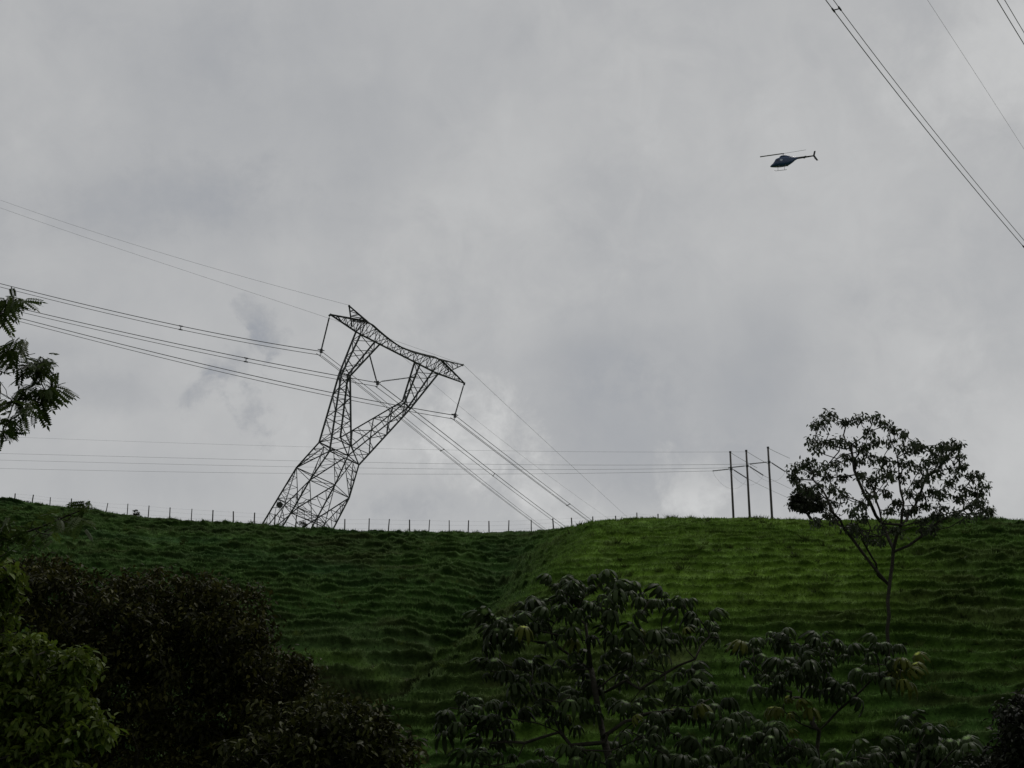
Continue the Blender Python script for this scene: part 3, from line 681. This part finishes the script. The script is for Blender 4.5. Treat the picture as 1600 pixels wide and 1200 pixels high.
# crossbeam: level bottom chords, top chords dipping to the middle
mb = MB(); nseg = 12
def topz(x): return 189 + 11 * min(1, (abs(x) / 66)) ** 1.5
xs_ = [(-77 + 154 * i / nseg) for i in range(nseg + 1)]
for i in range(nseg):
    x0, x1 = xs_[i], xs_[i + 1]
    for y in (-11, 11):
        mb.angle(T(x0, y, 178), T(x1, y, 178), LEGW * 1.15); mb.angle(T(x0, y * .6, topz(x0)), T(x1, y * .6, topz(x1)), LEGW)
        if i % 2: mb.angle(T(x0, y, 178), T(x1, y * .6, topz(x1)), BRW)
        else: mb.angle(T(x0, y * .6, topz(x0)), T(x1, y, 178), BRW)
        mb.angle(T(x0, y, 178), T(x0, y * .6, topz(x0)), SEC)
    mb.angle(T(x0, -11, 178), T(x1, 11, 178), SEC); mb.angle(T(x0, 6.6, topz(x0)), T(x1, -6.6, topz(x1)), SEC)
mb.build('crossbeam', m_steel, pyl)
for s in (-1, 1):
    mb = MB(); tip = (s * 134, 0, 184)
    roots = [(s * 77, -11, 178), (s * 77, 11, 178), (s * 74, -7, 200), (s * 74, 7, 200)]
    for r_ in roots: mb.angle(T(*r_), T(*tip), LEGW * .9)
    for j in range(1, 5):
        t0, t1 = (j - 1) / 5, j / 5
        for a, b in ((0, 1), (2, 3), (0, 2), (1, 3)):
            mb.angle(T(*lerp3(roots[a], tip, t1)), T(*lerp3(roots[b], tip, t1)), SEC)
            mb.angle(T(*lerp3(roots[a], tip, t0)), T(*lerp3(roots[b], tip, t1)), SEC * 1.1)
    for k in range(4): mb.angle(T(*roots[k]), T(*roots[(k * 2 + 1) % 4 if k < 3 else 0]), BRW * .8)
    mb.tube([T(s * 133, 0, 185.5), T(s * 135, 0, 181)], .16, 6)
    mb.build('crossarm', m_steel, pyl)
    mb = MB(); pk = (s * 114, 0, 209)
    pr_ = [(s * 70, -7, 199.5), (s * 70, 7, 199.5), (s * 92, 0, 183)]
    for r_ in pr_: mb.angle(T(*r_), T(*pk), LEGW * .75)
    for j in (1, 2, 3):
        for a, b in ((0, 1), (1, 2), (0, 2)):
            mb.angle(T(*lerp3(pr_[a], pk, j / 4)), T(*lerp3(pr_[b], pk, j / 4)), SEC); mb.angle(T(*lerp3(pr_[a], pk, (j - 1) / 4)), T(*lerp3(pr_[b], pk, j / 4)), SEC)
    mb.tube([T(s * 113.5, 0, 207.5), T(s * 114.5, 0, 210.5)], .15, 6)
    mb.build('earthwire_peak', m_steel, pyl)
mb = MB(); c = at(437, 789, TY - 2); mb.tube([c - FV * .04, c + FV * .04], .48, 12); mb.build('round_plate', m_ins, pyl)
# insulator strings
hangL = at(502, 547, TY - 1.5); hangM = at(590, 597, TY); hangR = at(711, 648, TY + 1.5)
def insulator(a, b, parent=pyl, r=.13, n=26, name='insulator_string'):
    a = Vector(a); b = Vector(b); mb = MB(); pts = []; rr = []
    for i in range(n + 1):
        t = i / n; p = a.lerp(b, .06 + .88 * t); w = (b - a) * (.88 / n)
        pts += [p, p + w * .3, p + w * .35, p + w * .6]; rr += [r * .35, r * .4, r, r * .85]
    mb.tube([a, a.lerp(b, .06)], .05, 5); mb.tube(pts, rr, 8); mb.tube([a.lerp(b, .94), b], .06, 5)
    return mb.build(name, m_ins, parent)
insulator(T(-134, 0, 182), hangL); insulator(T(134, 0, 182), hangR)
insulator(T(-45, 0, 160), hangM + Vector((-.15, 0, .1))); insulator(T(53, 0, 160), hangM + Vector((.45, 0, .1)))
for h in (hangL, hangM, hangR):
    mb = MB(); mb.box(h - Vector((0, 0, .15)), (.22, 0, 0), (0, .12, 0), (0, 0, .32)); mb.tube([h + Vector((-.55, 0, .12)), h + Vector((.5, 0, -.1))], .07, 6)
    mb.tube([h - Vector((0, 0, .4)), h - Vector((.1, 0, .95))], .05, 6)
    mb.build('yoke_plate', m_ins, pyl)

# ------------------------------------------------------------------ wires
def path(pts, n=40):
    """pts: (u, v, Y) list; smooth polynomial through photo points, with the inverse distance interpolated likewise"""
    a = np.array(pts, float); s = np.r_[0, np.cumsum(np.hypot(np.diff(a[:, 0]), np.diff(a[:, 1])))]; s /= s[-1]; k = min(len(a) - 1, 3)
    cu = np.polyfit(s, a[:, 0], k); cv = np.polyfit(s, a[:, 1], k); ci = np.interp
    out = []
    for t in np.linspace(0, 1, n + 1): out.append(at(np.polyval(cu, t), np.polyval(cv, t), 1 / ci(t, s, 1 / a[:, 2])))
    return out
m_wire = mat('aluminium_conductor', (.09, .09, .095), .6, .2); m_near = mat('bright_conductor', (.20, .20, .21), .5, .3); m_thin = mat('thin_wire', (.30, .30, .32), .6, .2)
def spacer(p, parent, d, w=.5, right=Vector((1, 0, 0)), r=.07):
    mb = MB(); p = Vector(p); q_ = p + d
    mb.tube([p - d * .12, q_ + d * .12], r, 6); along = right.normalized()
    for c_ in (p, q_): mb.tube([c_ - along * w * .4, c_ + along * w * .4], r * 1.5, 6)
    mb.build('spacer', m_ins, parent)
def bundle(label, pts, offs, r, group, spacers=(), n=48, name='power_line', m=None):
    P = path(pts, n); t = empty(name, P[0]); tag(t, label, 'power line', group)
    for i, o in enumerate(offs):
        mb = MB(); rr = r if not hasattr(r, '__len__') else r[i]
        mb.tube([p + Vector(o) for p in P], rr, 5); mb.build('conductor', m or m_wire, t, True)
    for (u, v) in spacers:
        j = min(range(len(P)), key=lambda k: abs(prj(P[k])[0] - u) + abs(prj(P[k])[1] - v)); d = Vector(offs[1]) - Vector(offs[0])
        a = P[max(j - 1, 0)]; b = P[min(j + 1, n)]; spacer(P[j] + Vector(offs[0]), t, d, .9 * SPW[0], b - a, .07 * SPW[0])
    return t
SPW = [1.0]
G1 = 'twin conductors running from the pylon'; off = [(0, 0, 0), (0, 0, -.62)]
rw = (.062, .048)
bundle('highest twin conductor running left from the pylon', [(502, 549, TY - 1.5), (290, 511, 215), (0, 443, 228), (-300, 365, 240)], off, rw, G1, [(290, 511)])
bundle('middle twin conductor running left from the pylon', [(590, 598, TY), (387, 560, 214), (57, 488, 228), (-300, 400, 242)], off, rw, G1, [(387, 560)])
bundle('lowest twin conductor running left from the pylon', [(711, 649, TY + 1.5), (400, 588, 216), (46, 501, 230), (-300, 410, 244)], off, rw, G1)
G2 = 'conductors dropping behind the ridge'
o3 = [(0, 0, 0), (-.4, 0, -.55)]
bundle('leftmost conductors dropping from the pylon behind the ridge', [(502, 549, TY - 1.5), (600, 625, 240), (690, 700, 290), (850, 824, 420), (905, 865, 500)], [(0, 0, 0), (-.75, 0, -.35), (.1, 0, -.75)], (.05, .045, .045), G2, [(690, 700)])
bundle('middle conductors dropping from the pylon behind the ridge', [(590, 598, TY), (680, 666, 245), (773, 741, 300), (885, 823, 400), (945, 866, 480)], o3, (.07, .055), G2, [(773, 741)])
bundle('rightmost conductors dropping from the pylon behind the ridge', [(711, 649, TY + 1.5), (800, 718, 245), (888, 786, 300), (925, 813, 340), (990, 862, 420)], [(0, 0, 0), (-.7, 0, -.35), (.1, 0, -.75)], (.05, .045, .045), G2, [(888, 786)])
G3 = 'thin earth wires of the pylon'
pkL = T(-114, 0, 210); pkR = T(114, 0, 210); uL = prj(pkL); uR = prj(pkR)
bundle('thin earth wire running left from the highest peak of the pylon', [(uL[0], uL[1], pkL.y), (270, 400, 215), (150, 364, 222), (0, 312, 230), (-200, 235, 240)], [(0, 0, 0)], .021, G3, name='earth_wire', m=m_thin)
bundle('thin earth wire running left behind the left crossarm', [(uR[0], uR[1], pkR.y), (500, 493, 216), (270, 416, 226), (0, 325, 236), (-200, 250, 246)], [(0, 0, 0)], .021, G3, name='earth_wire', m=m_thin)
bundle('thin earth wire dropping right from the right peak of the pylon', [(uR[0], uR[1], pkR.y), (800, 641, 240), (890, 725, 290), (978, 806, 360), (1020, 845, 420)], [(0, 0, 0)], .026, G3, name='earth_wire', m=m_thin)
bundle('faint earth wire dropping right from the highest peak of the pylon', [(uL[0], uL[1], pkL.y), (620, 549, 230), (800, 700, 300), (940, 803, 400), (1000, 845, 460)], [(0, 0, 0)], .021, G3, name='earth_wire', m=m_thin)
# spacer beads on the earth wire next to the peak
# near lines crossing the upper right corner
SPW[0] = .5; G4 = 'near conductors crossing the upper right corner'
bundle('twin conductor with a clamp crossing the upper right sky', [(1170, -170, 58), (1288, 0, 66), (1440, 190, 78), (1598, 386, 95), (1800, 610, 120)], [(0, 0, 0), (.36, 0, .10)], (.027, .022), G4, [(1302, 18), (1597, 385)], n=110, m=m_near)
bundle('twin conductor cutting the extreme upper right corner', [(1420, -230, 52), (1558, 0, 60), (1600, 69, 66), (1800, 360, 84)], [(0, 0, 0), (.34, 0, .08)], (.024, .020), G4, m=m_near)
bundle('single faint wire between the two twin conductors at upper right', [(1300, -230, 70), (1447, 0, 80), (1528, 115, 90), (1600, 236, 100), (1800, 560, 130)], [(0, 0, 0)], .010, G4, name='earth_wire', m=m_thin)

# ------------------------------------------------------------------ three poles on the right shoulder
m_pole = mat('pole_wood', (.045, .04, .036), .85, noise_amt=.3, noise_scale=2)
YPo = 182.0; tops = []
plab = ['shortest and leftmost of the three poles', 'middle one of the three poles', 'tallest and rightmost of the three poles']
for i, (ut, vt, ub, va) in enumerate([(1141, 707, 1144, 733), (1166, 705, 1173, 728), (1200, 700, 1206, 722)]):
    Y = YPo - i * 3; top = at(ut, vt, Y); x = top.x; b = Vector((x, Y, hz(x, Y) - .4))
    t = empty('utility_pole', b); tag(t, plab[i] + ' on the ridge left of the slender tree', 'utility pole', 'utility poles on the ridge')
    mb = MB(); mb.tube([b, b.lerp(top, .5), top], [.18, .155, .125], 10); mb.build('post', m_pole, t, True)
    att = at(prj(b.lerp(top, .82))[0], va, Y)
    mb = MB(); mb.tube([att - Vector((0, 0, .14)), att + Vector((0, 0, .14))], .20, 10); mb.build('clamp_band', m_steel, t); mb = MB(); mb.tube([top - Vector((0, 0, .02)), top + Vector((0, 0, .16))], .16, 8); mb.build('pole_cap', m_steel, t)
    L1 = att + Vector((-2.5, 0, -.25)); insulator(att + Vector((-.25, 0, 0)), L1, t, .10, 14, 'insulator')
    R1 = att + Vector((2.2, 1.0, -1.0)); insulator(att + Vector((.25, 0, -.05)), R1, t, .10, 14, 'insulator')
    # jumper loop hanging under the attachment
    mb = MB(); J = []
    for k in range(17):
        s_ = k / 16; J.append(L1.lerp(R1, s_) + Vector((0, 0, -2.4 * math.sin(math.pi * s_) ** .7 * (.75 if i else .8))))
    mb.tube(J, .012, 4); mb.build('jumper_wire', m_thin, t); tops.append((top, L1, R1))
G5 = 'thin wires of the pole line'
lw = [('lowest', 732, 739, 733), ('middle', 719, 728, 728), ('upper', 709, 718, 722)]
for i, (nm, v0, v1, v2) in enumerate(lw):
    e_ = tops[i][1]; ue, ve = prj(e_)
    bundle(nm + ' of the long faint wires running left from the three poles', [(ue, ve, e_.y), (700, (v1 + ve) / 2 + 3.5, 215), (400, v1, 235), (0, v0, 260), (-200, v0 - 5, 275)], [(0, 0, 0)], .020, G5, name='distribution_wire', m=m_thin)
    a = tops[i][2]; ua, va = prj(a)
    bundle(['left', 'centre', 'right'][i] + ' short wire descending right from the poles behind the ridge', [(ua, va, a.y), (ua + 45, va + 22, a.y + 25), (ua + 110, va + 48, a.y + 80)], [(0, 0, 0)], .022, G5, name='distribution_wire', m=m_thin, n=12)
p0 = tops[1][0]; u0, w0 = prj(p0)
bundle('topmost faint guard wire running left from the middle pole', [(u0, w0 + 1, p0.y), (700, 703, 215), (400, 696, 235), (50, 684, 260), (-200, 674, 275)], [(0, 0, 0)], .014, G5, name='distribution_wire', m=m_thin)
for i, (du, dv) in enumerate(((42, 24), (38, 22), (34, 16))):
    p0 = tops[i][0]; u0, w0 = prj(p0)
    bundle(['left', 'centre', 'right'][i] + ' guard wire sloping right from the pole tip', [(u0, w0, p0.y), (u0 + du * .5, w0 + dv * .52, p0.y + 5), (u0 + du, w0 + dv, p0.y + 12)], [(0, 0, 0)], .028, G5, name='distribution_wire', m=m_thin, n=8)

# ------------------------------------------------------------------ fence along the ridge
m_post = mat('post_wood', (.040, .036, .032), .9, noise_amt=.3, noise_scale=3)
fe = empty('ridge_fence', (0, ridge_Y(800) - .5, hz(0, ridge_Y(800) - .5))); tag(fe, 'wire fence on thin wooden posts running along the whole ridge', 'fence')
fp = [(24, 771), (52, 773), (79, 777), (112, 779), (140, 783), (168, 786), (200, 787), (233, 790), (266, 793), (300, 795), (333, 797), (365, 799), (398, 801), (430, 803), (463, 806), (496, 808), (539, 811), (577, 810), (608, 811), (640, 812), (671, 812), (702, 813), (732, 813), (764, 814),
      (795, 813), (830, 812), (864, 810), (893, 809), (926, 807), (962, 806), (995, 801), (1028, 803)]
tops_f = []
for i, (u, vt) in enumerate(fp):
    Y = ridge_Y(u) - .3 + (1.5 if u > 900 else 0); Y += max(0, u - 920) * .11
    top = at(u, vt, Y); gz = hz(top.x, top.y); r = .080 * random.uniform(.8, 1.2); mb = MB()
    lean = Vector((random.gauss(0, .04), 0, 0)); bot = Vector((top.x, top.y, gz - .5)) - lean
    mb.tube([bot, bot.lerp(top, .5), top + lean * .5], [r * 1.15, r, r * .9], 7); mb.build('post', m_post, fe); tops_f.append((top, gz))
for h in (.25, .6, .92):
    mb = MB(); mb.tube([Vector((t_.x, t_.y - .07, g_ + (t_.z - g_) * h)) for t_, g_ in tops_f], .006, 4); mb.build('wire', m_steel2, fe)

# ------------------------------------------------------------------ helicopter
m_blue = mat('dark_blue_paint', (.016, .042, .105), .32, .0, noise_amt=.1, noise_scale=2, spec=.5)
m_black = mat('dark_trim', (.010, .011, .014), .4); m_glass = mat('cabin_glass', (.30, .33, .36), .08, .6); m_skid = mat('skid_metal', (.22, .22, .23), .45, .6); m_blade = mat('blade_grey', (.07, .065, .06), .5); m_blade2 = m_blade
HY = 285.0; HO = at(1232, 251, HY); hp = math.radians(7.0); el = math.radians(14)
fwd = (-RV * math.cos(hp) - UV * math.sin(hp)).normalized(); upv = (UV * math.cos(hp) - RV * math.sin(hp))
upv = (upv * math.cos(el) + FV * math.sin(el)).normalized(); sidev = upv.cross(fwd).normalized(); upv = fwd.cross(sidev)
def H(x, y, z): return HO + (fwd * (3.05 - x) + sidev * y + upv * z) * 1.13 + fwd * .83 - upv * .08      # x: metres back from the nose
heli = empty('helicopter', HO - upv * 1.6); tag(heli, 'dark blue helicopter flying nose down in the grey sky', 'helicopter')
st = [(0, -.70, .04, .06), (.2, -.64, .19, .28), (.6, -.53, .34, .45), (.95, -.34, .56, .60), (1.3, -.12, .80, .68), (2.0, -.04, .93, .70), (2.7, .00, .96, .70), (3.4, .04, .92, .66), (4.0, .12, .78, .56), (4.6, .22, .56, .40), (5.1, .33, .34, .26), (5.6, .38, .19, .18), (7.2, .42, .17, .15), (9.0, .46, .12, .10)]
def loft(st, n=20):
    mb = MB()
    for i, (x, zc, hh, hw) in enumerate(st):
        for k in range(n):
            a = 2 * math.pi * k / n; c_, s_ = math.cos(a), math.sin(a)
            mb.v.append(H(x, hw * math.copysign(abs(c_) ** .8, c_), zc + hh * (1.12 if s_ < 0 else 1.0) * math.copysign(abs(s_) ** .8, s_)))
    for i in range(len(st) - 1):
        for k in range(n):
            k2 = (k + 1) % n; mb.f.append((i * n + k, (i + 1) * n + k, (i + 1) * n + k2, i * n + k2))
    mb.f.append(tuple(range(n))); mb.f.append(tuple((len(st) - 1) * n + k for k in reversed(range(n)))); return mb
loft(st[:12]).build('fuselage', m_blue, heli, True); loft(st[11:]).build('tail_boom', m_black, heli, True)
loft([(2.15, 1.00, .10, .20), (2.5, 1.08, .22, .32), (3.2, 1.04, .24, .34), (4.0, .88, .20, .3), (4.8, .62, .1, .18)], 14).build('engine_cowling', m_blue, heli, True)
def panel(name, pts, y, th=.02, m=m_glass):
    mb = MB(); n = len(pts)
    for yy in (y, y + math.copysign(th, y)):
        for x, z in pts: mb.v.append(H(x, yy, z))
    mb.f.append(tuple(range(n))); mb.f.append(tuple(n + k for k in reversed(range(n))))
    for k in range(n): k2 = (k + 1) % n; mb.f.append((k, n + k, n + k2, k2))
    mb.build(name, m, heli)
for sgn in (-1, 1):
    panel('side_window', [(1.95, .02), (2.05, .26), (2.25, .36), (2.5, .26), (2.52, .05), (2.3, -.10)], .70 * sgn)
    panel('door_window', [(1.22, .0), (1.45, .34), (1.75, .45), (1.78, .0)], .655 * sgn, .02, m_black)
    mb = MB(); mb.tube([H(.9, .95 * sgn, -1.22), H(1.15, .95 * sgn, -1.38), H(3.2, .95 * sgn, -1.40), H(3.35, .95 * sgn, -1.38)], .055, 6); mb.build('skid', m_skid, heli)
mb = MB()                                                    # windscreen hugging the nose
ws = [(.78, -.02, .34), (1.0, .25, .42), (1.3, .58, .46)]
for x, z, w in ws:
    for y in (-w, -w * .4, w * .4, w): mb.v.append(H(x - .03, y, z - (abs(y) / w) * .10 + .03))
for i in range(2):
    for k in range(3): a = i * 4 + k; mb.f.append((a, a + 1, a + 5, a + 4))
mb.build('windscreen', m_glass, heli, True)
for x in (1.6, 2.9):
    mb = MB(); mb.tube([H(x, -.95, -1.38), H(x, -.5, -.85), H(x, .5, -.85), H(x, .95, -1.38)], .04, 6); mb.build('cross_tube', m_skid, heli)
mb = MB(); mb.tube([H(2.95, 0, 1.1), H(2.95, 0, 1.72)], .07, 8); mb.tube([H(2.75, 0, 1.68), H(3.15, 0, 1.68)], .11, 8); mb.build('rotor_mast', m_black, heli)
rd = (fwd * 1.0 + sidev * .0).normalized()
for sgn in (1, -1):
    mb = MB(); hub = H(2.95, 0, 1.70); d = rd * sgn; w = sidev if sgn > 0 else (FV - d * FV.dot(d)).normalized()
    # blade: long thin aerofoil, coning slightly
    a = hub + d * .2; b = hub + d * 5.2 + upv * (-.10 if sgn > 0 else .22)
    mid_ = (a + b) / 2; mb.box(mid_, (b - a) / 2, w * .17, (upv if sgn > 0 else d.cross(w)) * (.06 if sgn > 0 else .012)); mb.build('rotor_blade', m_blade, heli)
def fin(pts, name, y=0, th=.05):
    mb = MB(); n = len(pts)
    for yy in (y - th, y + th):
        for x, z in pts: mb.v.append(H(x, yy, z))
    mb.f.append(tuple(range(n))); mb.f.append(tuple(n + k for k in reversed(range(n))))
    for k in range(n): k2 = (k + 1) % n; mb.f.append((k, n + k, n + k2, k2))
    mb.build(name, m_black, heli)
fin([(8.72, .42), (9.12, 1.42), (9.46, 1.42), (9.12, .46), (9.62, -.62), (9.26, -.62)], 'tail_fin')
mb = MB(); mb.box(H(7.1, 0, .38), fwd * .16, sidev * .7, upv * .03); mb.build('stabiliser', m_black, heli)
mb = MB(); mb.box(H(9.05, -.22, .46), fwd * .05, sidev * .015, upv * .72); mb.tube([H(9.05, -.26, .46), H(9.05, 0, .46)], .05, 8); mb.build('tail_rotor', m_blade, heli)
print('objects', len(bpy.data.objects))
